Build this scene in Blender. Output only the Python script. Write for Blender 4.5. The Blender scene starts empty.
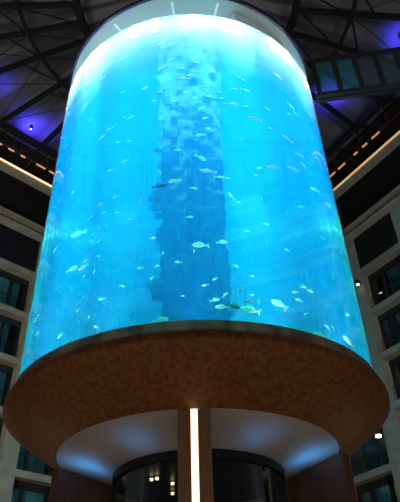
import bpy, bmesh, math, random
from mathutils import Vector, Matrix, noise

S = bpy.context.scene
COL = S.collection
PI = math.pi
random.seed(7)

# ------------------------------------------------------------------ camera
F_PX, PITCH, ROLL, EYE = 576.8, 0.64935, 0.032266, 1.6
AX, AY = -0.2475, 17.394                      # vertical axis of the aquarium
fw = Vector((0, math.cos(PITCH), math.sin(PITCH)))
up0 = Vector((0, -math.sin(PITCH), math.cos(PITCH)))
cx = math.cos(ROLL) * Vector((1, 0, 0)) - math.sin(ROLL) * up0
cy = math.sin(ROLL) * Vector((1, 0, 0)) + math.cos(ROLL) * up0
cam = bpy.data.cameras.new('camera')
cam.sensor_fit = 'VERTICAL'
cam.sensor_height = 24.0
cam.lens = F_PX * 24.0 / 502.0
cam.clip_end = 300
camo = bpy.data.objects.new('camera', cam)
COL.objects.link(camo)
M = Matrix((cx, cy, -fw)).transposed().to_4x4()
M.translation = Vector((0, 0, EYE))
camo.matrix_world = M
S.camera = camo

# ------------------------------------------------------------------ world, exposure, large lights
S.view_settings.view_transform = 'Standard'
S.view_settings.look = 'None'
S.view_settings.gamma = 1.0
S.view_settings.exposure = 0.0
S.cycles.volume_bounces = 3
S.cycles.max_bounces = 10
S.cycles.transparent_max_bounces = 24
S.cycles.sample_clamp_indirect = 6.0
wd = bpy.data.worlds.new('world')
S.world = wd
wd.use_nodes = True
bg = wd.node_tree.nodes['Background']
bg.inputs[0].default_value = (0.95, 0.95, 1.0, 1)
bg.inputs[1].default_value = 0.055


def area(name, loc, size, power, color, rot=(0, 0, 0), spread=180, shape='DISK'):
    l = bpy.data.lights.new(name, 'AREA')
    l.shape = shape
    l.size = size
    l.energy = power
    l.color = color
    l.spread = math.radians(spread)
    o = bpy.data.objects.new(name, l)
    o.location = loc
    o.rotation_euler = rot
    COL.objects.link(o)
    return o


def point(name, loc, power, color, radius=0.15):
    l = bpy.data.lights.new(name, 'POINT')
    l.energy = power
    l.color = color
    l.shadow_soft_size = radius
    o = bpy.data.objects.new(name, l)
    o.location = loc
    COL.objects.link(o)
    return o


def spot(name, loc, target, power, color, cone=60, blend=0.5, radius=0.1):
    l = bpy.data.lights.new(name, 'SPOT')
    l.energy = power
    l.color = color
    l.spot_size = math.radians(cone)
    l.spot_blend = blend
    l.shadow_soft_size = radius
    o = bpy.data.objects.new(name, l)
    o.location = loc
    d = Vector(target) - Vector(loc)
    o.rotation_euler = d.to_track_quat('-Z', 'Y').to_euler()
    COL.objects.link(o)
    return o


# the daylight-white lighting rig under the lid of the aquarium, shining down the water
Z_GLASS, Z_WATER, Z_RIM = 8.53, 21.84, 23.20
area('tank_light_rig', (AX, AY, Z_WATER - .06), 8.6, 900, (0.45, 0.92, 1.0), spread=14)
area('tank_light_rim_rig', (AX, AY, Z_WATER - .05), 10.5, 700, (0.45, 0.92, 1.0), spread=60)
for a, r, dm, pw in ((-47, 4.6, 1.0, 260), (-30, 3.9, .7, 110), (24, 4.2, 1.2, 300), (62, 4.4, .9, 120), (-75, 4.5, .8, 90), (7, 4.7, .6, 70)):
    a = math.radians(a)                                     # narrow beams down the water
    area('tank_beam_light', (AX + r * math.sin(a), AY - r * math.cos(a), Z_WATER - .3), dm, pw * 4, (0.5, 0.92, 1.0), spread=3)
for k in range(19):
    a = math.radians(-112 + 224 * k / 18 + (4, -3, 2.5, -1, 3)[k % 5])
    point('tank_halide_light', (AX + 5.02 * math.sin(a), AY - 5.02 * math.cos(a), Z_WATER - .25), (120, 240, 80, 190, 140)[k % 5], (1.0, .97, .95), .16)
# unseen fill spots added at the foot of the tank to brighten the fish
for k in range(11):
    a = math.radians(-125 + 25 * k)
    spot('fish_fill_light', (AX + 4.9 * math.sin(a), AY - 4.9 * math.cos(a), Z_GLASS + .2),
         (AX + 4.7 * math.sin(a), AY - 4.7 * math.cos(a), 16), 330, (.85, 1.0, .97), 120, 1.0, .12)
for a in (-38, 30, 50):  # extra unseen lights added to brighten the outer faces of the housings
    a = math.radians(a)
    point('lid_light', (AX + 5.3 * math.sin(a), AY - 5.3 * math.cos(a), Z_WATER + .35), 5, (1.0, .98, .95), .08)
for k in range(6):
    a = 2 * PI * (k + .5) / 6
    point('lid_light', (AX + 3.4 * math.sin(a), AY - 3.4 * math.cos(a), Z_WATER + .6), 14, (1.0, .98, .95), .12)
# lobby lamps: warm light from the hotel hall below
for k, (x, y) in enumerate(((-9, 10), (9, 10), (-10, 22), (10, 23), (-4, 8), (4, 8))):
    point('lobby_light', (x, y, 2.6), 100, (1.0, .68, .38), .5)
# unseen fill spots added to light the façades
for x, y, t, p in ((-10, 4, (-15, 28, 17), 9500), (11, 4, (14, 28, 17), 5200)):
    spot('facade_fill_light', (x, y, 6), t, p, (1.0, .86, .70), 74, .8, .4)
for x, y, tx, ty, p in ((-8, 3, -9, 17, 4500), (9, 3, 10, 18, 2600), (0, -4, 0, 4, 1800)):  # more unseen spots, added to brighten the roof
    spot('roof_fill_light', (x, y, 12), (tx, ty, 34), p, (1.0, .95, .92), 75, .8, 3.0)


# ------------------------------------------------------------------ helpers
def lin(r, g, b):
    f = lambda c: ((c / 255) / 12.92) if c / 255 <= .04045 else (((c / 255) + .055) / 1.055) ** 2.4
    return (f(r), f(g), f(b), 1)


def mat(name, col, rough=.6, metal=0.0, noise_amt=0.0, scale=8.0, col2=None, stretch=None, bump=0.0, spec=.5, emit=None, estr=0.0):
    m = bpy.data.materials.new(name)
    m.use_nodes = True
    nt = m.node_tree
    b = nt.nodes['Principled BSDF']
    b.inputs['Base Color'].default_value = col
    b.inputs['Roughness'].default_value = rough
    b.inputs['Metallic'].default_value = metal
    b.inputs['Specular IOR Level'].default_value = spec
    if emit:
        b.inputs['Emission Color'].default_value = emit
        b.inputs['Emission Strength'].default_value = estr
    if col2 or bump:
        tc = nt.nodes.new('ShaderNodeTexCoord')
        mp = nt.nodes.new('ShaderNodeMapping')
        nt.links.new(tc.outputs['Object'], mp.inputs[0])
        if stretch:
            mp.inputs['Scale'].default_value = stretch
        nz = nt.nodes.new('ShaderNodeTexNoise')
        nz.inputs['Scale'].default_value = scale
        nz.inputs['Detail'].default_value = 6
        nt.links.new(mp.outputs[0], nz.inputs['Vector'])
        if col2:
            rp = nt.nodes.new('ShaderNodeValToRGB')
            rp.color_ramp.elements[0].position = .35
            rp.color_ramp.elements[1].position = .65
            rp.color_ramp.elements[0].color = col
            rp.color_ramp.elements[1].color = col2
            nt.links.new(nz.outputs[0], rp.inputs[0])
            nt.links.new(rp.outputs[0], b.inputs['Base Color'])
        if bump:
            bp = nt.nodes.new('ShaderNodeBump')
            bp.inputs['Strength'].default_value = bump
            nt.links.new(nz.outputs[0], bp.inputs['Height'])
            nt.links.new(bp.outputs[0], b.inputs['Normal'])
    return m


def link(name, bm, m, parent=None, smooth=False, kind=None):
    me = bpy.data.meshes.new(name)
    bmesh.ops.recalc_face_normals(bm, faces=bm.faces[:])
    bm.to_mesh(me)
    bm.free()
    for mm in (m if isinstance(m, (list, tuple)) else [m]):
        me.materials.append(mm)
    if smooth:
        for p in me.polygons:
            p.use_smooth = True
        me.set_sharp_from_angle(angle=math.radians(32))
    o = bpy.data.objects.new(name, me)
    COL.objects.link(o)
    if parent:
        o.parent = parent
    if kind:
        o['kind'] = kind
    return o


def tag(o, label, cat, group=None):
    o['label'] = label
    o['category'] = cat
    if group:
        o['group'] = group
    return o


def empty(name, loc=(0, 0, 0), rz=0):
    o = bpy.data.objects.new(name, None)
    o.empty_display_size = .2
    o.location = loc
    o.rotation_euler = (0, 0, rz)
    COL.objects.link(o)
    return o


def box(bm, x0, x1, y0, y1, z0, z1, T=None):
    vs = []
    for x in (x0, x1):
        for y in (y0, y1):
            for z in (z0, z1):
                p = Vector((x, y, z))
                vs.append(bm.verts.new(T(p) if T else p))
    for f in ((0, 1, 3, 2), (4, 6, 7, 5), (0, 4, 5, 1), (2, 3, 7, 6), (0, 2, 6, 4), (1, 5, 7, 3)):
        bm.faces.new([vs[i] for i in f])


def bar(bm, a, b, w, h=None, upv=Vector((0, 0, 1))):
    """box beam from a to b, width w, height h"""
    a, b = Vector(a), Vector(b)
    h = h or w
    d = (b - a).normalized()
    if abs(d.dot(upv)) > .98:
        upv = Vector((1, 0, 0))
    s = d.cross(upv).normalized() * w / 2
    u = s.cross(d).normalized() * h / 2
    r = [[bm.verts.new(p + i * s + j * u) for i, j in ((-1, -1), (1, -1), (1, 1), (-1, 1))] for p in (a, b)]
    for i in range(4):
        bm.faces.new((r[0][i], r[0][(i + 1) % 4], r[1][(i + 1) % 4], r[1][i]))
    bm.faces.new(r[0][::-1])
    bm.faces.new(r[1])


def lathe(bm, prof, n=96, a0=0.0, a1=2 * PI, close=False, mi=0, caps=True):
    """revolve (r, z) profile about z; close joins last profile point to first"""
    full = abs(a1 - a0 - 2 * PI) < 1e-6
    cnt = n if full else n + 1
    rings = []
    for i in range(cnt):
        a = a0 + (a1 - a0) * i / n
        rings.append([bm.verts.new((r * math.sin(a), -r * math.cos(a), z)) for r, z in prof])
    m = len(prof)
    fs = []
    for i in range(n):
        p, q = rings[i], rings[(i + 1) % cnt]
        for j in range(m if close else m - 1):
            k = (j + 1) % m
            fs.append(bm.faces.new((p[j], p[k], q[k], q[j])))
    if close and not full and caps:
        fs.append(bm.faces.new(rings[0]))
        fs.append(bm.faces.new(rings[-1][::-1]))
    for f in fs:
        f.material_index = mi
    return fs


def disc(bm, r, z, n=96, mi=0):
    f = bm.faces.new([bm.verts.new((r * math.sin(2 * PI * i / n), -r * math.cos(2 * PI * i / n), z)) for i in range(n)])
    f.material_index = mi


def tube(bm, pts, r, n=8):
    pts = [Vector(p) for p in pts]
    rings = []
    for i, p in enumerate(pts):
        d = (pts[min(i + 1, len(pts) - 1)] - pts[max(i - 1, 0)]).normalized()
        u = d.cross(Vector((0, 0, 1)))
        if u.length < .05:
            u = d.cross(Vector((1, 0, 0)))
        u.normalize()
        v = d.cross(u)
        rr = r[i] if isinstance(r, (list, tuple)) else r
        rings.append([bm.verts.new(p + rr * (math.cos(2 * PI * k / n) * u + math.sin(2 * PI * k / n) * v)) for k in range(n)])
    for a, b in zip(rings, rings[1:]):
        for k in range(n):
            bm.faces.new((a[k], a[(k + 1) % n], b[(k + 1) % n], b[k]))
    bm.faces.new(rings[0][::-1])
    bm.faces.new(rings[-1])


def at_depth(X, Y, dist):
    """world point seen at photo pixel X, Y at the given distance from the camera"""
    u, v = X - 200, 251 - Y
    d = (cx * u + cy * v + fw * F_PX).normalized()
    return Vector((0, 0, EYE)) + d * dist


def ray_tank(X, Y, depth=None):
    """point inside the water seen at pixel X, Y: the line of sight is bent at the wall, then followed for depth
    metres (None: to where it passes the tank's axis)"""
    u, v = X - 200, 251 - Y
    d = (cx * u + cy * v + fw * F_PX).normalized()
    o = Vector((-AX, -AY, EYE))
    R = 5.495
    a = d.x ** 2 + d.y ** 2
    b = o.x * d.x + o.y * d.y
    q = b * b - a * (o.x ** 2 + o.y ** 2 - R * R)
    t = (-b - math.sqrt(max(q, 0))) / a
    p = o + d * t
    n = Vector((p.x, p.y, 0)).normalized()
    e = 1 / 1.33
    c = min(1, max(.0, -d.dot(n)))
    k = 1 - e * e * (1 - c * c)
    r = (d * e + n * (e * c - math.sqrt(k))).normalized()
    h = r.x ** 2 + r.y ** 2
    tm = -(p.x * r.x + p.y * r.y) / h
    w = p + r * (tm if depth is None else min(depth, tm))
    return w + Vector((AX, AY, 0))


# ------------------------------------------------------------------ materials
M_stone = mat('beige_stone', lin(168, 160, 142), .75, col2=lin(150, 143, 128), scale=1.5)
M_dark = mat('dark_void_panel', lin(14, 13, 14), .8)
M_black = mat('black_metal', lin(24, 23, 24), .5)
M_frame = mat('dark_window_frame', lin(38, 34, 33), .5)
M_roof = mat('grey_roof_cloth', lin(128, 126, 130), .8, col2=lin(108, 106, 110), scale=.8)
M_steel = mat('dark_roof_steel', lin(34, 32, 36), .55)
M_floor = mat('lobby_floor_stone', lin(120, 105, 88), .35, col2=lin(105, 92, 76), scale=.7)
M_wood = mat('brown_wood_veneer', lin(150, 96, 52), .55, col2=lin(108, 68, 37), scale=4, stretch=(2.2, 2.2, .8), bump=.12)
M_pier = mat('dark_wood_cladding', lin(128, 92, 72), .6, col2=lin(108, 76, 60), scale=6, stretch=(3, 3, .4))
M_column = mat('brown_column_cladding', lin(150, 122, 98), .5, col2=lin(132, 106, 84), scale=6, stretch=(3, 3, .3))
M_band = mat('bronze_metal_band', lin(205, 180, 158), .4, metal=.15, col2=lin(120, 98, 84), scale=1.0, stretch=(2, 2, .1))
M_white = mat('white_soffit_plaster', lin(205, 205, 210), .7)
M_lid = mat('pale_grey_lid_panel', lin(150, 158, 152), .7)
M_housing = mat('pale_lamp_housing', lin(215, 218, 216), .45)
M_rim = mat('violet_reflection_rim_metal', lin(44, 36, 62), .3, metal=.6)  # violet tint paints the purple light reflected in the rim
M_ceil_glass = mat('black_glass_ceiling', lin(12, 13, 16), .4)
M_warm = mat('warm_lamp_reflection', lin(255, 240, 210), .5, emit=(1.0, .70, .36, 1), estr=2.2)
M_col_lamp = mat('column_lamp_strip', lin(255, 245, 230), .5, emit=(1.0, .78, .48, 1), estr=1.9)
M_cornice_warm = mat('cornice_lamp_strip', lin(255, 220, 170), .5, emit=(1.0, .66, .36, 1), estr=1.1)
M_cornice_dim = mat('dim_cornice_lamp_strip', lin(255, 200, 150), .5, emit=(1.0, .55, .27, 1), estr=.6)
M_dash = mat('amber_roof_lamp', lin(255, 190, 130), .5, emit=(1.0, .42, .2, 1), estr=.45)
M_bulb = mat('white_bulb', lin(255, 255, 255), .4, emit=(1, .97, .92, 1), estr=6)
M_blue = mat('blue_bulb', lin(200, 200, 255), .4, emit=(.45, .5, 1, 1), estr=4)
M_curtain = mat('teal_sheer_curtain', lin(165, 225, 225), .85, col2=lin(95, 150, 155), scale=3, stretch=(5, 5, .15))
M_coral = mat('dark_coral', lin(60, 66, 70), .8)


def mk_tinted(name, col, see):
    m = mat(name, col, .35)
    nt = m.node_tree
    mix = nt.nodes.new('ShaderNodeMixShader')
    tr = nt.nodes.new('ShaderNodeBsdfTransparent')
    mix.inputs[0].default_value = see
    nt.links.new(nt.nodes['Principled BSDF'].outputs[0], mix.inputs[1])
    nt.links.new(tr.outputs[0], mix.inputs[2])
    nt.links.new(mix.outputs[0], nt.nodes['Material Output'].inputs[0])
    return m


M_bridge = mk_tinted('greenish_glass_panel', lin(45, 120, 128), .45)
M_bridge2 = mk_tinted('slate_glass_panel', lin(70, 88, 105), .55)


def mk_glass(name, tint, fac, rough=.02):
    m = bpy.data.materials.new(name)
    m.use_nodes = True
    nt = m.node_tree
    nt.nodes.clear()
    out = nt.nodes.new('ShaderNodeOutputMaterial')
    mix = nt.nodes.new('ShaderNodeMixShader')
    tr = nt.nodes.new('ShaderNodeBsdfTransparent')
    gl = nt.nodes.new('ShaderNodeBsdfGlossy')
    gl.inputs['Roughness'].default_value = rough
    tr.inputs[0].default_value = tint
    fr = nt.nodes.new('ShaderNodeFresnel')
    fr.inputs[0].default_value = 1.45
    mu = nt.nodes.new('ShaderNodeMath')
    mu.operation = 'MULTIPLY'
    mu.inputs[1].default_value = fac
    nt.links.new(fr.outputs[0], mu.inputs[0])
    nt.links.new(mu.outputs[0], mix.inputs[0])
    nt.links.new(tr.outputs[0], mix.inputs[1])
    nt.links.new(gl.outputs[0], mix.inputs[2])
    nt.links.new(mix.outputs[0], out.inputs[0])
    return m


M_acrylic = mk_glass('clear_acrylic', (.97, .985, .99, 1), .08)
M_pane = mk_glass('window_glass', (.85, .92, .94, 1), .8)

WATER = dict(scatter=(.010, .275, 1.0, 1), sdens=.15, g=.35, absorb=(.0, .90, .985, 1), adens=.19)


def volume_into(nt, out):
    sc = nt.nodes.new('ShaderNodeVolumeScatter')
    sc.inputs['Color'].default_value = WATER['scatter']
    sc.inputs['Density'].default_value = WATER['sdens']
    sc.inputs['Anisotropy'].default_value = WATER['g']
    ab = nt.nodes.new('ShaderNodeVolumeAbsorption')
    ab.inputs['Color'].default_value = WATER['absorb']
    ab.inputs['Density'].default_value = WATER['adens']
    ad = nt.nodes.new('ShaderNodeAddShader')
    nt.links.new(sc.outputs[0], ad.inputs[0])
    nt.links.new(ab.outputs[0], ad.inputs[1])
    nt.links.new(ad.outputs[0], out.inputs['Volume'])


def mk_water(name, ripple):
    m = bpy.data.materials.new(name)
    m.use_nodes = True
    nt = m.node_tree
    nt.nodes.clear()
    out = nt.nodes.new('ShaderNodeOutputMaterial')
    gl = nt.nodes.new('ShaderNodeBsdfGlass')
    gl.inputs['IOR'].default_value = 1.33
    gl.inputs['Roughness'].default_value = .0
    if ripple:
        tc = nt.nodes.new('ShaderNodeTexCoord')
        nz = nt.nodes.new('ShaderNodeTexNoise')
        nz.inputs['Scale'].default_value = 1.1
        nz.inputs['Detail'].default_value = 4
        bp = nt.nodes.new('ShaderNodeBump')
        bp.inputs['Strength'].default_value = .9
        nt.links.new(tc.outputs['Object'], nz.inputs['Vector'])
        nt.links.new(nz.outputs[0], bp.inputs['Height'])
        nt.links.new(bp.outputs[0], gl.inputs['Normal'])
    nt.links.new(gl.outputs[0], out.inputs[0])
    volume_into(nt, out)
    return m


M_water, M_wtop = mk_water('clear_blue_water', False), mk_water('rippled_water_surface', True)

# ------------------------------------------------------------------ the setting: floor, ceiling, façades
bm = bmesh.new()
box(bm, -45, 45, -8, 60, -.3, 0)
link('floor', bm, M_floor, kind='structure')

Z_CEIL = 34.2
bm = bmesh.new()
# pleated roof: panels sag slightly between the radial beams
NB = 36
for k in range(NB):
    a = 2 * PI * k / NB
    b = 2 * PI * (k + 1) / NB
    c = (a + b) / 2
    for r0, r1 in ((.5, 6.2), (6.2, 9.3), (9.3, 16), (16, 42)):
        for p, q, zp, zq in ((a, c, 0, .35), (c, b, .35, 0)):
            vs = [bm.verts.new((AX + r * math.sin(t), AY - r * math.cos(t), Z_CEIL + z)) for r, t, z in
                  ((r0, p, zp), (r1, p, zp), (r1, q, zq), (r0, q, zq))]
            bm.faces.new(vs)
link('ceiling', bm, M_roof, kind='structure')


class Wall:
    def __init__(s, az, dist):
        a = math.radians(az)
        s.t = Vector((math.sin(a), math.cos(a), 0))
        s.n = Vector((-s.t.y, s.t.x, 0)) if az > 0 else Vector((s.t.y, -s.t.x, 0))
        s.d = dist

    def __call__(s, p):                     # p = (along, outward depth, height above eye)
        return s.t * p.x + s.n * (s.d + p.y) + Vector((0, 0, p.z + EYE))

    def rot(s):
        return math.atan2(s.t.y, s.t.x)


WL, WR = Wall(45, 30.6), Wall(-32.5, 27.0)
PITCH_BAY = 4.66
SLABS = [22.9 - 3.22 * k for k in range(8)]     # slab tops, heights above eye
ORD = ['first', 'second', 'third', 'fourth', 'fifth', 'sixth', 'seventh', 'eighth', 'ninth', 'tenth', 'eleventh',
       'twelfth', 'thirteenth', 'fourteenth', 'fifteenth', 'sixteenth', 'seventeenth', 'eighteenth', 'nineteenth', 'twentieth']


def facade(W, name, fin0, fin1, s_end, s_start):
    bm = bmesh.new()
    D = .9
    f0 = fin0
    fins = []
    k = -6
    while fin0 + k * PITCH_BAY < s_end:
        a, b = fin0 + k * PITCH_BAY, fin1 + k * PITCH_BAY
        if b > s_start:
            fins.append((max(a, s_start), min(b, s_end)))
        k += 1
    for a, b in fins:
        box(bm, a, b, 0, D, -EYE, 25.75, W)
    for z in SLABS:
        box(bm, s_start, s_end, .002, D, z - .4, z, W)
    box(bm, s_start, s_end, 0, D, 25.55, 25.95, W)                 # lintel over the top bays
    box(bm, s_start, s_end, -.18, D, 25.95, 26.08, W)              # thin ledge
    box(bm, s_start, s_end, -.05, .5, 26.75, 26.9, W)              # loggia sill
    box(bm, s_start, s_end, -.1, .25, 30.25, 30.98, W)             # cornice
    wall = link('wall_' + name, bm, M_stone, kind='structure')
    bm = bmesh.new()
    box(bm, s_start, s_end, D + .9, D + 1.1, -EYE, 26.75, W)        # rooms' dark back wall
    box(bm, s_start, s_end, D + .9, D + 1.1, 26.75, 30.25, W)
    box(bm, s_start, s_end, .25, D + 1.1, 30.25, 30.9, W)
    box(bm, s_start, s_end, .5, D + .9, 26.0, 26.85, W)
    box(bm, s_start, s_end, 1.2, 1.4, 30.98, Z_CEIL - EYE, W)
    for a, b in fins:
        box(bm, (a + b) / 2 - .1, (a + b) / 2 + .1, D, D + .9, -EYE, 26.75, W)
    link('trim_' + ('1' if name == 'left' else '2'), bm, M_dark, kind='structure')
    return fins


fins_l = facade(WL, 'left', 14.65, 15.6, 34.4, 2)
fins_r = facade(WR, 'right', 21.8, 22.9, 37.0, 4)

WIN_N = [0]
nt = M_curtain.node_tree                          # thin cloth lets the added fill light behind it through
_tl = nt.nodes.new('ShaderNodeBsdfTranslucent')
_tl.inputs[0].default_value = lin(150, 225, 225)
_mx = nt.nodes.new('ShaderNodeMixShader')
_mx.inputs[0].default_value = .4
nt.links.new(nt.nodes['Principled BSDF'].outputs[0], _mx.inputs[1])
nt.links.new(_tl.outputs[0], _mx.inputs[2])
nt.links.new(_mx.outputs[0], nt.nodes['Material Output'].inputs[0])


def window(W, s0, s1, z0, z1, side, label_curtain, open_part=.5):
    """one storey-high bay: dark frame with three lights, panes, a railing and a sheer curtain behind"""
    WIN_N[0] += 1
    D = .62
    bm = bmesh.new()
    w = s1 - s0
    xs = [0, .10, .10 + .19 * w, .10 + .19 * w + .2, w - .10 - .27 * w - .2, w - .1 - .27 * w, w - .1, w]
    bars = ((xs[0], xs[1]), (xs[2], xs[3]), (xs[4], xs[5]), (xs[6], xs[7]))
    lights = ((xs[1], xs[2]), (xs[3], xs[4]), (xs[5], xs[6]))
    for a, b in bars:
        box(bm, s0 + a, s0 + b, D, D + .16, z0, z1, W)
    box(bm, s0, s1, D, D + .16, z0, z0 + .1, W)
    box(bm, s0, s1, D, D + .16, z1 - .42, z1, W)
    fr = link('window_%d' % WIN_N[0], bm, M_frame, kind='structure')
    for a, b in lights:
        bm = bmesh.new()
        box(bm, s0 + a, s0 + b, D + .07, D + .09, z0 + .1, z1 - .42, W)
        link('pane', bm, M_pane, fr)
    bm = bmesh.new()
    box(bm, s0 + .02, s1 - .02, .40, .44, z0 + 1.0, z0 + 1.05, W)
    box(bm, s0 + .02, s1 - .02, .405, .435, z0 + .1, z0 + .13, W)
    n = int(w / .14)
    for i in range(n + 1):
        x = s0 + .04 + (w - .08) * i / n
        box(bm, x - .009, x + .009, .41, .43, z0 + .0, z0 + 1.0, W)
    link('railing', bm, M_frame, fr)
    # pleated sheer
    bm = bmesh.new()
    vs = []
    x0, x1 = s0 + .15, s0 + .15 + (w - .3) * open_part
    nn = 40
    for i in range(nn + 1):
        x = x0 + (x1 - x0) * i / nn
        y = D + .26 + .04 * math.sin(i * 1.9) + .02 * math.sin(i * .7)
        vs.append((bm.verts.new(W(Vector((x, y, z0 + .03)))), bm.verts.new(W(Vector((x, y, z1 - .08))))))
    for p, q in zip(vs, vs[1:]):
        bm.faces.new((p[0], q[0], q[1], p[1]))
    bmesh.ops.solidify(bm, geom=bm.faces[:], thickness=.008)
    c = link('curtain', bm, M_curtain, smooth=True)
    tag(c, label_curtain, 'curtain', 'sheer curtains in the %s facade' % side)


def bays(fins):
    return [(a[1], b[0]) for a, b in zip(fins, fins[1:])]


# bays that the photograph can show
for W, fins, side, near in ((WL, fins_l, 'left', 15.0), (WR, fins_r, 'right', 22.5)):
    bl = bays(fins)
    lo, hi = (5.5, 26) if side == 'left' else (12, 31)
    col = 0
    for (a, b) in bl:
        if b < lo or a > hi:
            continue
        col += 1
        for k in range(len(SLABS) - 2):
            top, bot = SLABS[k] - .4, SLABS[k + 1]
            if side == 'left' and a > 19.5 and k < 4 or side == 'right' and a > 27 and k < 4:
                continue                                   # wholly behind the aquarium
            lab = 'teal curtain, %s facade, %s bay from near end, %s storey under blank top' % (
                side, ORD[col - 1], ORD[k])
            if 1 <= k + 1 <= 5 and (near - 6 < a < near + 2):
                point('curtain_fill_light', W(Vector(((a + b) / 2, 1.62, top - .5))), 5.0 if side == 'left' else 3.5, (.9, 1.0, .98), .3)  # unseen light added behind the panes to brighten the curtains
            window(W, a, b, bot, top, side, lab, (.97, .72, .9, .62, .85, .97)[(k * 2 + col) % 6])
        bm = bmesh.new()
        box(bm, a, b, .04, .2, SLABS[0], 25.55, W)          # blank black panel closing the top storey
        WIN_N[0] += 1
        link('window_%d' % WIN_N[0], bm, M_black, kind='structure')

# ------------------------------------------------------------------ roof steel: one welded frame
roof = tag(empty('roof_frame', (AX, AY, 30.6 + EYE)), 'dark steel roof frame of radial beams, ring pipe and braces under the grey roof', 'roof frame')


def rp(r, az, z=0.0):
    a = math.radians(az)
    return Vector((r * math.sin(a), r * math.cos(a), z))


BAZ = [-91, -81, -71, -58, -46, -34, -22, -10, 2, 14, 26, 38, 50, 60, 71, 84, 95, 106, -102, -113]
BAZ.sort()


def wall_reach(az):
    d = Vector((math.sin(math.radians(az)), math.cos(math.radians(az)), 0))
    best = 24.0
    for W in (WL, WR):
        dn = d.dot(W.n)
        if dn > .01:
            best = min(best, (W.d - 2.9 - Vector((AX, AY, 0)).dot(W.n)) / dn)
    return best


for az in BAZ:
    bm = bmesh.new()
    L = wall_reach(az)
    bar(bm, rp(6.3, az), rp(L, az), .24, .06)
    bar(bm, rp(6.3, az, .14), rp(L, az, .14), .08, .24)
    bar(bm, rp(6.3, az, .28), rp(L, az, .28), .24, .06)
    link('radial_beam', bm, M_steel, roof)
for a, b in zip(BAZ, BAZ[1:]):
    m = (a + b) / 2
    L = min(wall_reach(a), wall_reach(b), 13.0)
    for p, q, w in ((rp(9.4, a, -.1), rp(6.4, b, .1), .12), (rp(9.4, b, -.1), rp(6.4, a, .1), .0), (rp(9.4, b, -.1), rp(10.9, a, .1), .13),
                    (rp(9.4, a, -.1), rp(15.5, b, .1), .05), (rp(9.4, b, -.1), rp(15.0, a, .1), .05)):
        if w:
            if max(p.length, q.length) > min(wall_reach(a), wall_reach(b)):
                continue
            bm = bmesh.new()
            tube(bm, [p, q], w / 2, 6)
            link('brace', bm, M_steel, roof)
bm = bmesh.new()
pts = [rp(9.4, a, -.12) for a in range(-114, 108, 4)]
tube(bm, pts, .13, 8)
link('ring_pipe', bm, M_steel, roof)
bm = bmesh.new()
lathe(bm, [(6.05, -.1), (6.38, -.1), (6.38, .5), (6.05, .5)], 36, close=True)
link('inner_ring', bm, M_steel, roof)
# edge trusses in front of the two façades
O = Vector((AX, AY, 30.6 + EYE))
for W, s0, s1 in ((WL, 2, 30), (WR, 4, 34)):
    bm = bmesh.new()
    g = lambda s, y, z: W(Vector((s, y, z))) - O
    bar(bm, g(s0, -2.9, 31.1), g(s1, -2.9, 31.1), .34, .42)
    bar(bm, g(s0, -1.0, 31.5), g(s1, -1.0, 31.5), .22, .22)
    n = int((s1 - s0) / 2.6)
    for i in range(n):
        a, b = s0 + 2.6 * i, s0 + 2.6 * (i + 1)
        bar(bm, g(a, -2.9, 31.1), g((a + b) / 2, -1.0, 31.5), .12)
        bar(bm, g((a + b) / 2, -1.0, 31.5), g(b, -2.9, 31.1), .12)
        bar(bm, g(a, -1.0, 31.5), g(a, 1.2, 31.2), .10)
    link('edge_truss', bm, M_steel, roof)
    bm = bmesh.new()                                     # black sheet that paints the shade between truss and wall
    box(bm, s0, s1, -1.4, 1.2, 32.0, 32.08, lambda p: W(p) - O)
    link('edge_shade_panel', bm, M_dark, roof)

# warm cornice strips and the amber lamps along the roof edge
for W, s0, s1, side in ((WL, 2, 15.6, 'left'), (WR, 5, 22.6, 'right')):
    bm = bmesh.new()
    box(bm, s0, s1, -.17, -.1, 30.80, 30.95, W)
    tag(link('cornice_lamp_strip', bm, M_cornice_warm if side == 'left' else M_cornice_dim), 'glowing warm lamp strip along the %s facade cornice' % side, 'lamp strip')
    W_ = W
    n0, n1 = (9.2, 14.6) if side == 'left' else (16.5, 24)
    i = 0
    x = n0
    while x < n1:
        L = (.75, .45, .35, .75)[i % 4]
        bm = bmesh.new()
        box(bm, x, x + L, -.06, .06, -.035, .035)
        o = link('roof_edge_lamp', bm, M_dash)
        o.location = W(Vector((0, -1.0, 31.33)))
        o.rotation_euler = (0, 0, W.rot())
        bm = bmesh.new()
        tag(o, 'small amber lamp under the %s roof edge truss, %s from the near end' % (side, ORD[i]), 'lamp', 'amber lamps under the roof edge trusses')
        bm.free()
        i += 1
        x += L + (.35, .5, .55, .95)[i % 4]

# violet-blue roof spots
for k, (X, Y, d, pw, lab) in enumerate(((31, 129, 0, 150, 'small blue roof lamp left of the aquarium above the lit cornice'),
                                    (332, 96, 0, 130, 'small blue roof lamp right of the aquarium under the bridge'),
                                    (402, 40, 0, 60, 'small blue roof lamp at the right edge above the bridge'),
                                    (-4, 86, 0, 30, 'small blue roof lamp at the left edge beside the outer beams'))):
    dd = at_depth(X, Y, 1) - Vector((0, 0, EYE))
    p = Vector((0, 0, EYE)) + dd * ((Z_CEIL - .28 - EYE) / dd.z)
    t = empty('roof_spot', p)
    bm = bmesh.new()
    lathe(bm, [(.0, .3), (.09, .3), (.11, .05), (.09, 0), (.0, .02)], 16)
    link('housing', bm, M_black, t)
    bm = bmesh.new()
    bmesh.ops.create_icosphere(bm, subdivisions=2, radius=.07)
    link('bulb', bm, M_blue, t)
    bm = bmesh.new()
    bar(bm, (0, 0, .3), (0, 0, .75), .04)
    link('hanger', bm, M_black, t)
    tag(t, lab, 'lamp')
    spot('roof_blue_light', p + Vector((0, 0, -.7)), p + Vector((.3, .2, 3)), pw * 4, (.06, .04, 1.0), 140, 1.0, .06)

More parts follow.
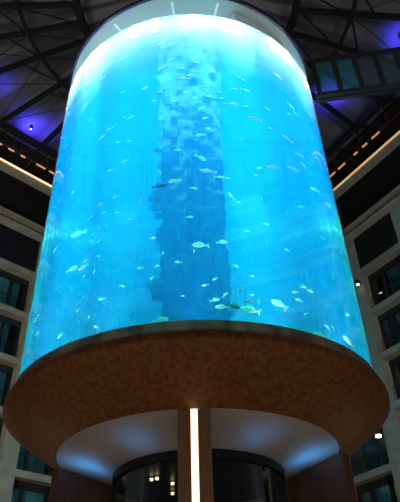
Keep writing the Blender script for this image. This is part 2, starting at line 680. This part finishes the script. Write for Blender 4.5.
# ------------------------------------------------------------------ the glazed bridge to the tank's top
br = tag(empty('glazed_bridge', (AX, AY, 0)), 'dark framed bridge with greenish glass panels between aquarium top and right side', 'bridge')
rz_b = math.radians(-7)
T_b = Matrix.Rotation(rz_b, 4, 'Z')
zb0, zb1 = 23.0, 25.55
tb = lambda p: T_b @ p
for yy in (0.0,):
    bm = bmesh.new()
    box(bm, 5.82, 20.3, yy - .08, yy + .08, zb0 - .2, zb0, tb)
    link('bottom_beam', bm, M_steel, br)
    bm = bmesh.new()
    box(bm, 5.82, 20.3, yy - .08, yy + .08, zb1 - .28, zb1, tb)
    link('top_beam', bm, M_steel, br)
    x = 5.97
    while x < 20:
        bm = bmesh.new()
        box(bm, x - .09, x + .09, yy - .1, yy + .1, zb0, zb1 - .28, tb)
        link('post', bm, M_steel, br)
        if yy == 0:
            bm = bmesh.new()
            box(bm, x + .09, x + .87, yy - .02, yy + .02, zb0, zb1 - .28, tb)
            link('glass_panel', bm, M_bridge if x < 7.5 else M_bridge2, br)
        x += .96
bm = bmesh.new()
box(bm, 5.82, 20.3, .12, .3, zb0 - .25, zb0 - .15, tb)
link('deck', bm, M_steel, br)

# ------------------------------------------------------------------ the aquarium
aq = tag(empty('cylindrical_aquarium', (AX, AY, 0)), 'giant cylindrical aquarium of bright blue water on a round wooden base', 'aquarium')
bm = bmesh.new()
lathe(bm, [(5.52, Z_GLASS), (5.52, Z_RIM), (5.50, Z_RIM), (5.50, Z_GLASS)], 160, close=True)
link('acrylic_cylinder', bm, M_acrylic, aq, smooth=True)
bm = bmesh.new()
WRAD = 5.495
n, rings = 160, 22
lathe(bm, [(WRAD, Z_GLASS + .01), (WRAD, Z_WATER)], n)
disc(bm, WRAD, Z_GLASS + .01, n)
disc(bm, WRAD, Z_WATER, n, mi=1)
bmesh.ops.remove_doubles(bm, verts=bm.verts[:], dist=.0005)
link('water', bm, [M_water, M_wtop], aq)


def mk_haze(dens):
    m = bpy.data.materials.new('white_glow_haze')
    m.use_nodes = True
    nt = m.node_tree
    nt.nodes.clear()
    out = nt.nodes.new('ShaderNodeOutputMaterial')
    tr = nt.nodes.new('ShaderNodeBsdfTransparent')
    nt.links.new(tr.outputs[0], out.inputs[0])
    sc = nt.nodes.new('ShaderNodeVolumeScatter')
    sc.inputs['Color'].default_value = (.95, .98, 1, 1)
    sc.inputs['Density'].default_value = dens
    nt.links.new(sc.outputs[0], out.inputs['Volume'])
    return m


# added white haze that imitates lamp glow under the surface, thinning downwards
for dep, inw, dens in ((.3, .45, 1.6), (.55, .6, .6), (.85, .75, .35), (1.2, .9, .2), (1.6, 1.05, .12), (2.1, 1.25, .08), (2.7, 1.45, .055), (3.4, 1.7, .035)):
    bm = bmesh.new()
    n = 120
    rings = []
    for i in range(n):
        a = 2 * PI * i / n
        w = 1 + .35 * noise.noise(Vector((math.sin(a) * 2.5, math.cos(a) * 2.5, dep))) + .2 * noise.noise(Vector((math.sin(a) * 8, math.cos(a) * 8, dep)))
        w *= .02 + .98 * min(1, max(0, (math.cos(a) + .75) / .6))      # thicker under the lamps
        pr = [(5.47 - dep * .004, Z_WATER - .02), (5.47 - dep * .004, Z_WATER - .02 - dep * w), (5.47 - inw * .5, Z_WATER - .02 - dep * w * .75), (5.47 - inw * w, Z_WATER - .02)]
        rings.append([bm.verts.new((r * math.sin(a), -r * math.cos(a), z)) for r, z in pr])
    for i in range(n):
        p, q = rings[i], rings[(i + 1) % n]
        for j in range(4):
            bm.faces.new((p[j], p[(j + 1) % 4], q[(j + 1) % 4], q[j]))
    link('glow_haze', bm, mk_haze(dens), aq, kind='stuff')
bm = bmesh.new()
lathe(bm, [(5.53, Z_RIM - .06), (5.59, Z_RIM - .06), (5.59, Z_RIM + .16), (5.47, Z_RIM + .16), (5.47, Z_RIM + .02), (5.53, Z_RIM + .02)], 128, close=True)
link('top_rim', bm, M_rim, aq, smooth=False)
bm = bmesh.new()
lathe(bm, [(.0, Z_RIM + .03), (5.46, Z_RIM + .03), (5.46, Z_RIM + .1), (.0, Z_RIM + .1)], 96)
link('lid', bm, M_lid, aq)
for a in (-40, -12, 8, 62, 130, 180, 230):
    bm = bmesh.new()
    a_ = math.radians(a + 6)
    bar(bm, (1.2 * math.sin(a_), -1.2 * math.cos(a_), Z_RIM + .06), (5.25 * math.sin(a_), -5.25 * math.cos(a_), Z_RIM + .06), .09, .08)
    link('lid_rib', bm, M_housing, aq)
for a, w in ((139, 1.7), (153, .9), (20, .8), (-60, .8)):
    # pale lamp housings hung under the lid (angle 180 faces the camera's far side; these face the viewer)
    a_ = math.radians(180 - a)
    c = Vector((4.75 * math.sin(a_), -4.75 * math.cos(a_), 0))
    Rm = Matrix.Rotation(a_, 4, 'Z')
    tt = lambda p: Rm @ p + c
    bm = bmesh.new()
    box(bm, -w / 2, w / 2, -.35, .35, Z_WATER + .3, Z_RIM, tt)
    h = link('lamp_housing', bm, M_housing, aq)
# base: bronze band, wooden bowl, white soffit
bm = bmesh.new()
lathe(bm, [(5.56, Z_GLASS + .02), (5.59, Z_GLASS), (5.70, 8.22), (5.68, 8.18), (5.30, 8.18), (5.30, Z_GLASS - .02), (5.54, Z_GLASS - .02)], 160, close=True)
link('metal_band', bm, M_band, aq, smooth=True)
bm = bmesh.new()
lathe(bm, [(5.68, 8.18), (5.75, 8.14), (5.75, 7.98), (5.4, 7.70), (5.0, 7.42), (4.5, 7.15), (4.13, 6.95), (4.13, 7.2), (5.3, 8.18)], 160, close=True)
link('wooden_bowl', bm, M_wood, aq, smooth=True)
bm = bmesh.new()
lathe(bm, [(4.12, 6.96), (4.0, 6.95), (3.2, 6.78), (2.46, 6.54), (2.2, 6.7), (.0, 6.75)], 128)
link('soffit', bm, M_white, aq, smooth=True)
bm = bmesh.new()
lathe(bm, [(.0, 8.22), (5.3, 8.22), (5.3, 8.5), (.0, 8.5)], 96)
link('tank_floor', bm, M_pier, aq)
# central dark rock column
bm = bmesh.new()
nz_, na_ = 120, 64
rows = []
for i in range(nz_ + 1):
    z = Z_GLASS + .05 + (Z_WATER + .3 - Z_GLASS - .05) * i / nz_
    t = i / nz_
    row = []
    for j in range(na_):
        a = 2 * PI * j / na_
        base = .83 + .16 * max(0, 1 - t * 6) - .08 * t
        p = Vector((math.sin(a) * 2.2, math.cos(a) * 2.2, z * .9))
        r = base + .17 * noise.noise(p) + .13 * noise.noise(p * 2.7) + .09 * noise.noise(p * 6.0)
        row.append(bm.verts.new((r * math.sin(a), r * math.cos(a), z)))
    rows.append(row)
for p, q in zip(rows, rows[1:]):
    for j in range(na_):
        bm.faces.new((p[j], p[(j + 1) % na_], q[(j + 1) % na_], q[j]))
bm.faces.new(rows[0][::-1])
bm.faces.new(rows[-1])
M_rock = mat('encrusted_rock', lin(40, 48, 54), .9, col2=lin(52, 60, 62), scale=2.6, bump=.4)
nt = M_rock.node_tree                       # pale encrusting growth; its paling towards the surface paints the light from above
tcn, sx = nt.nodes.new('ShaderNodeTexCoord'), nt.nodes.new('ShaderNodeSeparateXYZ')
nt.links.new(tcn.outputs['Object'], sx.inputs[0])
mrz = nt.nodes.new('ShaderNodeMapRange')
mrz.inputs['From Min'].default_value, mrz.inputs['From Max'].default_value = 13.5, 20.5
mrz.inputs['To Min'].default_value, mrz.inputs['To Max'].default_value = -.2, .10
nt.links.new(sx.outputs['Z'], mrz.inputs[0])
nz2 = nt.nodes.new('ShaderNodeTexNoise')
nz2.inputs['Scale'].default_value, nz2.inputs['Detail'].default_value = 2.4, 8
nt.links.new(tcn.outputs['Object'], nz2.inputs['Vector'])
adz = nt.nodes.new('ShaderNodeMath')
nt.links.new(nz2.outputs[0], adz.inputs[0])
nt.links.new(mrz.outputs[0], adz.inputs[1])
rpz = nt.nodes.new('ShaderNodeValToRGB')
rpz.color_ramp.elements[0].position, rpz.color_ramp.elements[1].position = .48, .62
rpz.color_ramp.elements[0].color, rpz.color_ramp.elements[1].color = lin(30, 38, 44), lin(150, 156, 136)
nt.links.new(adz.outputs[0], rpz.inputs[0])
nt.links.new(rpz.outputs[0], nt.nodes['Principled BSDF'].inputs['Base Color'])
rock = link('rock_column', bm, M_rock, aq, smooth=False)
# ledges and sprigs of coral on the column's left and right flanks
for X, Y, r in ((156, 199, .20), (159, 207, .22), (157, 193, .13), (160, 216, .16), (158, 289, .26), (160, 297, .2), (157, 282, .15), (222, 300, .18), (219, 262, .15), (216, 210, .14), (228, 312, .2), (158, 150, .13), (214, 150, .13)):
    p = ray_tank(X, Y)
    bm = bmesh.new()
    bmesh.ops.create_icosphere(bm, subdivisions=3, radius=r)
    for v in bm.verts:
        v.co *= 1 + .5 * noise.noise(v.co * 5 + p) + .2 * noise.noise(v.co * 14 + p)
        v.co.z *= .8
    o = link('coral_lump', bm, M_coral, rock, smooth=True)
    o.location = p - Vector((AX, AY, 0))
bm = bmesh.new()
p = Vector((-1.12, -.3, Z_GLASS + 1.0))
for k in range(9):
    a = -.9 + k * .22
    e = p + Vector((math.sin(a) * .42 - .02, .1 * math.sin(k * 2.1), math.cos(a) * (.36 + .1 * (k % 3))))
    tube(bm, [p, (p + e) / 2 + Vector((.03, 0, .02)), e], [.07, .05, .03], 7)
tube(bm, [p + Vector((.25, 0, -.8)), p + Vector((.08, 0, -.3)), p], [.12, .09, .08], 8)
link('coral_branch', bm, M_coral, rock, smooth=True)

# ------------------------------------------------------------------ under the tank: piers, lit column, drum
for side, (x0, y0), (x1, y1) in (('left', (-4.15, 0.0), (-2.62, 1.38)), ('right', (4.15, -.54), (2.68, 1.05))):
    bm = bmesh.new()
    d = Vector((x1 - x0, y1 - y0, 0)).normalized()
    nrm = Vector((-d.y, d.x, 0)) * .35
    if nrm.y < 0:
        nrm = -nrm
    vs = [(x0, y0), (x1, y1), (x1 + nrm.x, y1 + nrm.y), (x0 + nrm.x, y0 + nrm.y)]
    lo = [bm.verts.new((AX + x, AY + y, 0)) for x, y in vs]
    hi = [bm.verts.new((AX + x, AY + y, 6.94 - .12 * i)) for i, (x, y) in zip((0, 2, 2, 0), vs)]
    for i in range(4):
        bm.faces.new((lo[i], lo[(i + 1) % 4], hi[(i + 1) % 4], hi[i]))
    bm.faces.new(lo)
    bm.faces.new(hi)
    tag(link('pier', bm, M_pier), 'dark wood clad pier under the %s side of the aquarium base' % side, 'pier')
colm = tag(empty('support_column', (AX - .02, AY - 3.92, 0)), 'brown clad column with a vertical light strip below the aquarium base', 'column')
bm = bmesh.new()
box(bm, -.39, -.085, -.2, .45, 0, 6.93)
box(bm, .085, .39, -.2, .45, 0, 6.93)
box(bm, -.085, .085, -.12, .45, 0, 6.93)
link('cladding', bm, M_column, colm)
bm = bmesh.new()
box(bm, -.082, .082, -.19, -.121, .3, 6.93)
link('light_strip', bm, M_col_lamp, colm)
drum = tag(empty('glazed_drum', (AX, AY, 0)), 'black rimmed round glazed drum below the white soffit', 'drum')
bm = bmesh.new()
lathe(bm, [(2.38, 6.30), (2.50, 6.30), (2.50, 6.52), (2.38, 6.52)], 96, close=True)
link('rim', bm, M_black, drum)
bm = bmesh.new()
lathe(bm, [(.0, 6.40), (2.38, 6.40), (2.38, 6.5), (.0, 6.5)], 96)
link('glass_ceiling', bm, M_ceil_glass, drum)
for a in (83, -86, 150, -150):
    a_ = math.radians(a)
    bm = bmesh.new()
    c = Vector((2.44 * math.sin(a_), -2.44 * math.cos(a_), 0))
    box(bm, c.x - .06, c.x + .06, c.y - .06, c.y + .06, 0, 6.31)
    link('post', bm, M_black, drum)
bm = bmesh.new()
lathe(bm, [(2.42, 0.05), (2.44, 0.05), (2.44, 6.31), (2.42, 6.31)], 64, a0=math.radians(-80), a1=math.radians(80), close=True)
link('glass_wall', bm, M_pane, drum, smooth=False)
bm = bmesh.new()
lathe(bm, [(2.36, 5.35), (2.41, 5.35), (2.41, 5.5), (2.36, 5.5)], 64, a0=math.radians(95), a1=math.radians(265), close=True)
link('glazing_bar', bm, M_column, drum)
for k, (X, Y, lab) in enumerate(((151.5, 479, 'warm lamp reflection in the drum ceiling, left of the lit column, leftmost'),
                            (157, 478, 'warm lamp reflection in the drum ceiling, second from left'),
                            (172.5, 483, 'warm lamp reflection in the drum ceiling nearest the lit column'),
                            (172.5, 493, 'warm lamp reflection in the drum ceiling, lowest beside the lit column'))):
    dd = at_depth(X, Y, 1) - Vector((0, 0, EYE))
    p = Vector((0, 0, EYE)) + dd * ((6.34 - EYE) / dd.z)
    bm = bmesh.new()
    lathe(bm, [(.0, .015), (.05, .015), (.05, -.03), (.04, -.05), (.0, -.05)], 16)
    o = link('lamp_reflection', bm, M_warm)  # glowing dots stand in for lamps mirrored in the dark glass
    o.location = p
    tag(o, lab, 'lamp', 'lamp reflections in the drum ceiling')
# blue uplights washing the soffit, warm lamps behind the piers
for x, y, p in ((-3.3, -.6, 60), (3.3, -.8, 60), (-1.6, -2.8, 14), (1.7, -2.8, 14)):
    spot('soffit_blue_light', (AX + x, AY + y, 6.1), (AX + x * .97, AY + y * .97, 7), p * .3, (.08, .45, 1.0), 150, .9, .08)
for x, y in ((-4.75, 2.3), (4.75, 2.0)):
    point('pier_warm_light', (AX + x, AY + y, 6.75), 7, (1.0, .5, .16), .12)
for x in (-6.5, 6.5, 0):
    spot('hall_uplight', (x, 9.5, .4), (AX, AY - 2, 7.0), 30, (1.0, .74, .52), 80, 1.0, .3)

# wall lamps of the façade
WALL_LAMPS = ((357.5, 283, WR, 'small white wall lamp on the right facade beside the aquarium edge'),)
for X, Y, W, lab in WALL_LAMPS:
    dd = at_depth(X, Y, 1) - Vector((0, 0, EYE))
    t = (W.d - .35) / dd.dot(W.n)
    p = Vector((0, 0, EYE)) + dd * t
    l = empty('wall_lamp', p, W.rot())
    bm = bmesh.new()
    bar(bm, (0, -.38, .12), (0, .0, .06), .08)
    lathe(bm, [(.0, .2), (.16, .2), (.2, .0), (.13, -.12), (.0, -.1)], 16)
    link('housing', bm, M_black, l)
    bm = bmesh.new()
    bmesh.ops.create_icosphere(bm, subdivisions=2, radius=.1)
    for v in bm.verts:
        v.co.z -= .1
    link('bulb', bm, M_bulb, l)
    tag(l, lab, 'lamp')
dd = at_depth(378.5, 436, 1) - Vector((0, 0, EYE))
p = Vector((0, 0, EYE)) + dd * ((WR.d + .30) / dd.dot(WR.n))
bm = bmesh.new()
lathe(bm, [(.0, .05), (.17, .05), (.17, -.05), (.0, -.05)], 20)
o = link('balcony_lamp', bm, M_bulb)
o.location = p
tag(o, 'bright white lamp in a right facade window just below the wooden base', 'lamp')

# ------------------------------------------------------------------ fish
def fish_body(fat=.16, flat=.5, tail=True):
    bm = bmesh.new()
    prof = [(-.5, .012), (-.46, .35), (-.36, .72), (-.2, 1.0), (0, .95), (.2, .62), (.34, .3), (.40, .22)]
    rings = []
    for x, k in prof:
        h = fat * k
        rings.append([bm.verts.new((x, flat * h * math.cos(t), h * math.sin(t) - .0 * k)) for t in [2 * PI * i / 12 for i in range(12)]])
    for a, b in zip(rings, rings[1:]):
        for i in range(12):
            bm.faces.new((a[i], a[(i + 1) % 12], b[(i + 1) % 12], b[i]))
    bm.faces.new(rings[0])
    bm.faces.new(rings[-1])
    return bm


def add_tail(bm, fat):
    def fin(pts, th=.008):
        lo = [bm.verts.new((x, -th, z)) for x, z in pts]
        hi = [bm.verts.new((x, th, z)) for x, z in pts]
        n = len(pts)
        bm.faces.new(lo)
        bm.faces.new(hi[::-1])
        for i in range(n):
            bm.faces.new((lo[i], lo[(i + 1) % n], hi[(i + 1) % n], hi[i]))
    return fin


def make_fish(fat, flat, m, fins=True):
    """returns (body mesh, tail mesh, dorsal mesh)"""
    bm = fish_body(fat, flat)
    me_b = link('fish', bm, m, smooth=True)
    bm = bmesh.new()
    add_tail(bm, fat)([(.37, fat * .22), (.56, fat * 1.05), (.50, 0), (.56, -fat * 1.05), (.37, -fat * .22)])
    me_t = link('tail_fin', bm, m)
    bm = bmesh.new()
    add_tail(bm, fat)([(-.22, fat * .9), (-.1, fat * 1.35), (.12, fat * 1.1), (.25, fat * .45)])
    me_d = link('dorsal_fin', bm, m)
    res = [o.data for o in (me_b, me_t, me_d)]
    for o in (me_b, me_t, me_d):
        bpy.data.objects.remove(o)
    return res


M_silver = mat('silver_fish_scale', lin(250, 250, 245), .3, col2=lin(225, 232, 230), scale=6)
M_yellow = mat('yellow_silver_fish_scale', lin(245, 235, 170), .35, col2=lin(225, 225, 190), scale=6)
M_green = mat('pale_green_fish_scale', lin(190, 242, 222), .4, col2=lin(150, 220, 200), scale=5)
M_darkf = mat('dark_fish_scale', lin(50, 70, 70), .5)
for m_ in (M_silver, M_yellow, M_green):          # small translucent fish
    b_ = m_.node_tree.nodes['Principled BSDF']
    b_.inputs['Subsurface Weight'].default_value = .8
    b_.inputs['Subsurface Radius'].default_value = (1, 1, 1)
    b_.inputs['Subsurface Scale'].default_value = .3
KIND = {
    's': (make_fish(.13, .5, M_silver), 'slender silver', 'slender silver fish'),
    'w': (make_fish(.24, .6, M_silver), 'small white', 'small white fish'),
    'y': (make_fish(.20, .5, M_yellow), 'yellowish', 'yellowish fish'),
    'g': (make_fish(.20, .45, M_green), 'pale green', 'pale green fish'),
    'd': (make_fish(.19, .45, M_darkf), 'dark', 'dark fish'),
}
FISH = [
    (84, 106, 9, 45, 's'), (103, 77, 6, 40, 's'), (89, 120, 4, 50, 'w'), (123, 92, 6, 15, 's'), (145, 88, 6, 25, 'y'), (124, 117, 4, 0, 'w'),
    (131, 117, 7, 25, 's'), (108, 128, 9, 20, 's'), (94, 69, 5, 40, 'w'), (121, 59, 5, 30, 's'), (87, 83, 4, 40, 'w'),
    (161, 66, 10, 35, 's'), (171, 59, 6, 20, 's'), (183, 78, 13, -5, 's'), (190, 75, 6, 10, 'y'), (182, 68, 6, 10, 'y'), (207, 86, 6, -10, 'w'),
    (213, 71, 4, -40, 'y'), (209, 96, 4, 0, 'y'), (202, 108, 5, 30, 'y'), (232, 104, 15, 0, 's'), (236, 89, 9, 0, 's'), (222, 98, 4, 0, 'w'),
    (239, 77, 5, -20, 's'), (158, 94, 5, 10, 'd'), (175, 101, 4, 0, 'w'), (154, 100, 4, 0, 'w'), (208, 128, 4, 0, 'w'), (160, 43, 5, 20, 's'),
    (244, 80, 6, -30, 's'), (246, 90, 10, -15, 's'), (278, 76, 11, -35, 's'), (292, 106, 11, -40, 's'), (296, 113, 7, -50, 's'), (289, 114, 4, 0, 'y'),
    (256, 117, 15, -12, 's'), (246, 106, 4, 0, 'w'), (312, 117, 9, -55, 's'), (270, 128, 4, 0, 'w'),
    (102, 137, 9, 35, 's'), (118, 142, 4, 0, 'w'), (129, 141, 4, 0, 'w'), (125, 160, 9, 25, 's'), (103, 212, 6, 10, 's'), (117, 212, 5, 0, 's'),
    (90, 218, 7, 40, 's'), (115, 197, 7, 25, 'g'), (99, 205, 9, 25, 'g'), (66, 146, 4, 50, 'w'), (71, 169, 3, 0, 'w'), (131, 219, 6, -20, 's'), (73, 192, 4, 60, 'g'),
    (160, 172, 7, -60, 's'), (201, 158, 12, -35, 'g'), (208, 169, 17, -8, 's'), (220, 177, 11, 0, 's'), (194, 188, 8, -10, 'g'), (160, 186, 14, 10, 'd'),
    (174, 181, 12, 10, 'g'), (200, 135, 10, 10, 'g'),
    (289, 137, 13, -30, 's'), (242, 139, 4, 60, 'w'), (300, 155, 11, -20, 's'), (304, 165, 9, -45, 's'), (312, 159, 9, -50, 's'), (319, 162, 15, -60, 's'),
    (273, 167, 15, 3, 's'), (294, 169, 14, -15, 's'), (259, 168, 5, 20, 'g'), (256, 175, 4, 0, 'w'), (228, 178, 4, 0, 'w'), (231, 196, 10, -55, 'g'),
    (262, 198, 4, 80, 'w'), (287, 213, 4, -80, 'w'), (315, 190, 11, -5, 'g'), (238, 202, 4, 0, 'w'), (300, 207, 9, 5, 'g'), (268, 109, 5, -35, 's'),
    (78, 234, 16, 10, 'g'), (72, 269, 13, 15, 'g'), (83, 267, 12, 25, 'g'), (99, 228, 5, 80, 'w'), (77, 229, 3, 0, 'w'), (98, 256, 5, 0, 's'),
    (94, 271, 5, 80, 'w'), (84, 276, 4, 60, 'w'), (85, 261, 6, 30, 'g'), (49, 223, 6, 45, 'g'), (102, 299, 8, 0, 'g'), (41, 274, 3, 0, 'w'),
    (153, 238, 7, 10, 'g'), (200, 245, 16, -5, 'g'), (194, 251, 4, 80, 'w'), (163, 253, 4, 80, 'w'), (157, 266, 5, 20, 'g'), (152, 278, 6, 40, 'g'),
    (161, 320, 15, 6, 'g'), (183, 296, 3, 0, 'w'), (215, 279, 6, 30, 'g'), (222, 242, 11, 5, 'g'), (236, 266, 6, -20, 'g'), (252, 276, 5, 0, 'g'),
    (287, 250, 6, -25, 'g'), (215, 300, 10, 12, 'g'), (225, 295, 8, 45, 'g'), (222, 307, 13, 0, 'g'), (234, 306, 13, -15, 'd'), (250, 310, 19, -8, 'g'),
    (241, 291, 5, 10, 'd'), (249, 302, 9, -8, 'd'), (259, 301, 5, 80, 'w'), (279, 304, 17, -25, 'g'), (285, 309, 5, 80, 'w'), (252, 295, 4, 0, 'g'),
    (323, 238, 6, -20, 'g'), (333, 255, 4, 80, 'w'), (341, 253, 4, 80, 'w'), (345, 259, 4, 60, 'g'), (295, 292, 7, 0, 'g'), (304, 287, 7, 5, 'g'),
    (310, 291, 7, -10, 'g'), (299, 300, 8, -15, 'g'), (306, 314, 6, 30, 'g'), (348, 315, 8, 10, 'g'), (327, 327, 7, -40, 'g'), (333, 328, 6, -60, 'g'),
    (320, 335, 15, -15, 'g'), (349, 342, 16, -45, 'g'), (359, 329, 5, 70, 'w'), (359, 346, 4, 70, 'w'),
    (36, 319, 9, 50, 'g'), (37, 334, 7, 30, 'g'), (60, 336, 7, 40, 'g'), (67, 343, 6, 20, 'g'), (89, 317, 4, 80, 'w'), (79, 323, 4, 80, 'w'),
    (78, 310, 5, 40, 'g'), (96, 327, 6, -20, 'g'), (128, 320, 6, 80, 'w'), (178, 150, 6, 0, 'g'), (205, 118, 6, 20, 'y'), (186, 92, 6, 10, 'y'), (196, 62, 5, -10, 'y'),
    (141, 199, 5, 80, 'w'), (110, 170, 6, 20, 'g'), (266, 224, 7, -10, 'g'), (247, 231, 5, 0, 'g'), (140, 268, 6, 10, 'g'), (122, 286, 6, -15, 'g'),
    (328, 205, 8, -30, 'g'), (335, 228, 6, -60, 'g'), (60, 200, 6, 45, 'g'), (55, 250, 7, 50, 'g'), (190, 217, 7, 5, 'g'), (178, 262, 7, -8, 'g'), (205, 285, 7, 12, 'g'),
]


def zone(X, Y):
    side = 'left of the rock column' if X < 155 else ('before the rock column' if X < 222 else 'right of the rock column')
    lvl = 'near the waterline' if Y < 85 else 'in the upper water' if Y < 150 else 'at mid height' if Y < 232 else 'in the lower water' if Y < 290 else 'just above the base'
    return side, lvl


zones = {}
for f in FISH:
    zones.setdefault((zone(f[0], f[1]), f[4]), []).append(f)
for v in zones.values():
    v.sort(key=lambda f: (f[0], f[1]))
for f in FISH:
    X, Y, L, ang, kd = f
    meshes, word, grp = KIND[kd]
    p = ray_tank(X, Y, (.18 if kd in 'sw' else .45) + random.random() * (.4 if kd in 'sw' else 1.1))
    lim = 5.34 - .012 * L
    off = Vector((p.x - AX, p.y - AY, 0))
    if off.length > lim:
        off *= lim / off.length
        p.x, p.y = AX + off.x, AY + off.y
    p.z = min(max(p.z, Z_GLASS + .3), Z_WATER - .25)
    dist = (p - Vector((0, 0, EYE))).length
    size = L * dist / F_PX * (1.0 if L > 5 else 1.1)
    a = math.radians(ang)
    d = (cx * math.cos(a) + (cy * .6 + Vector((0, 0, .5))) * math.sin(a) + fw * random.uniform(-.25, .25)).normalized()
    if random.random() < .5:
        d = -d
    side = Vector((0, 0, 1)).cross(d)
    side.normalize()
    upv = d.cross(side)
    mw = Matrix((-d, -side, upv)).transposed().to_4x4() @ Matrix.Scale(size, 4)
    mw.translation = p
    o = bpy.data.objects.new('fish', meshes[0])
    COL.objects.link(o)
    o.matrix_world = mw
    for nm, me in (('tail_fin', meshes[1]), ('dorsal_fin', meshes[2])):
        c = bpy.data.objects.new(nm, me)
        COL.objects.link(c)
        c.parent = o
    zk = zone(X, Y)
    mates = zones[(zk, kd)]
    lab = '%s fish %s %s' % (word, zk[0], zk[1])
    if len(mates) > 1:
        i = mates.index(f)
        lab += ', leftmost there' if i == 0 else (', rightmost there' if i == len(mates) - 1 else ', %s from left' % ORD[i])
    tag(o, lab, 'fish', grp)
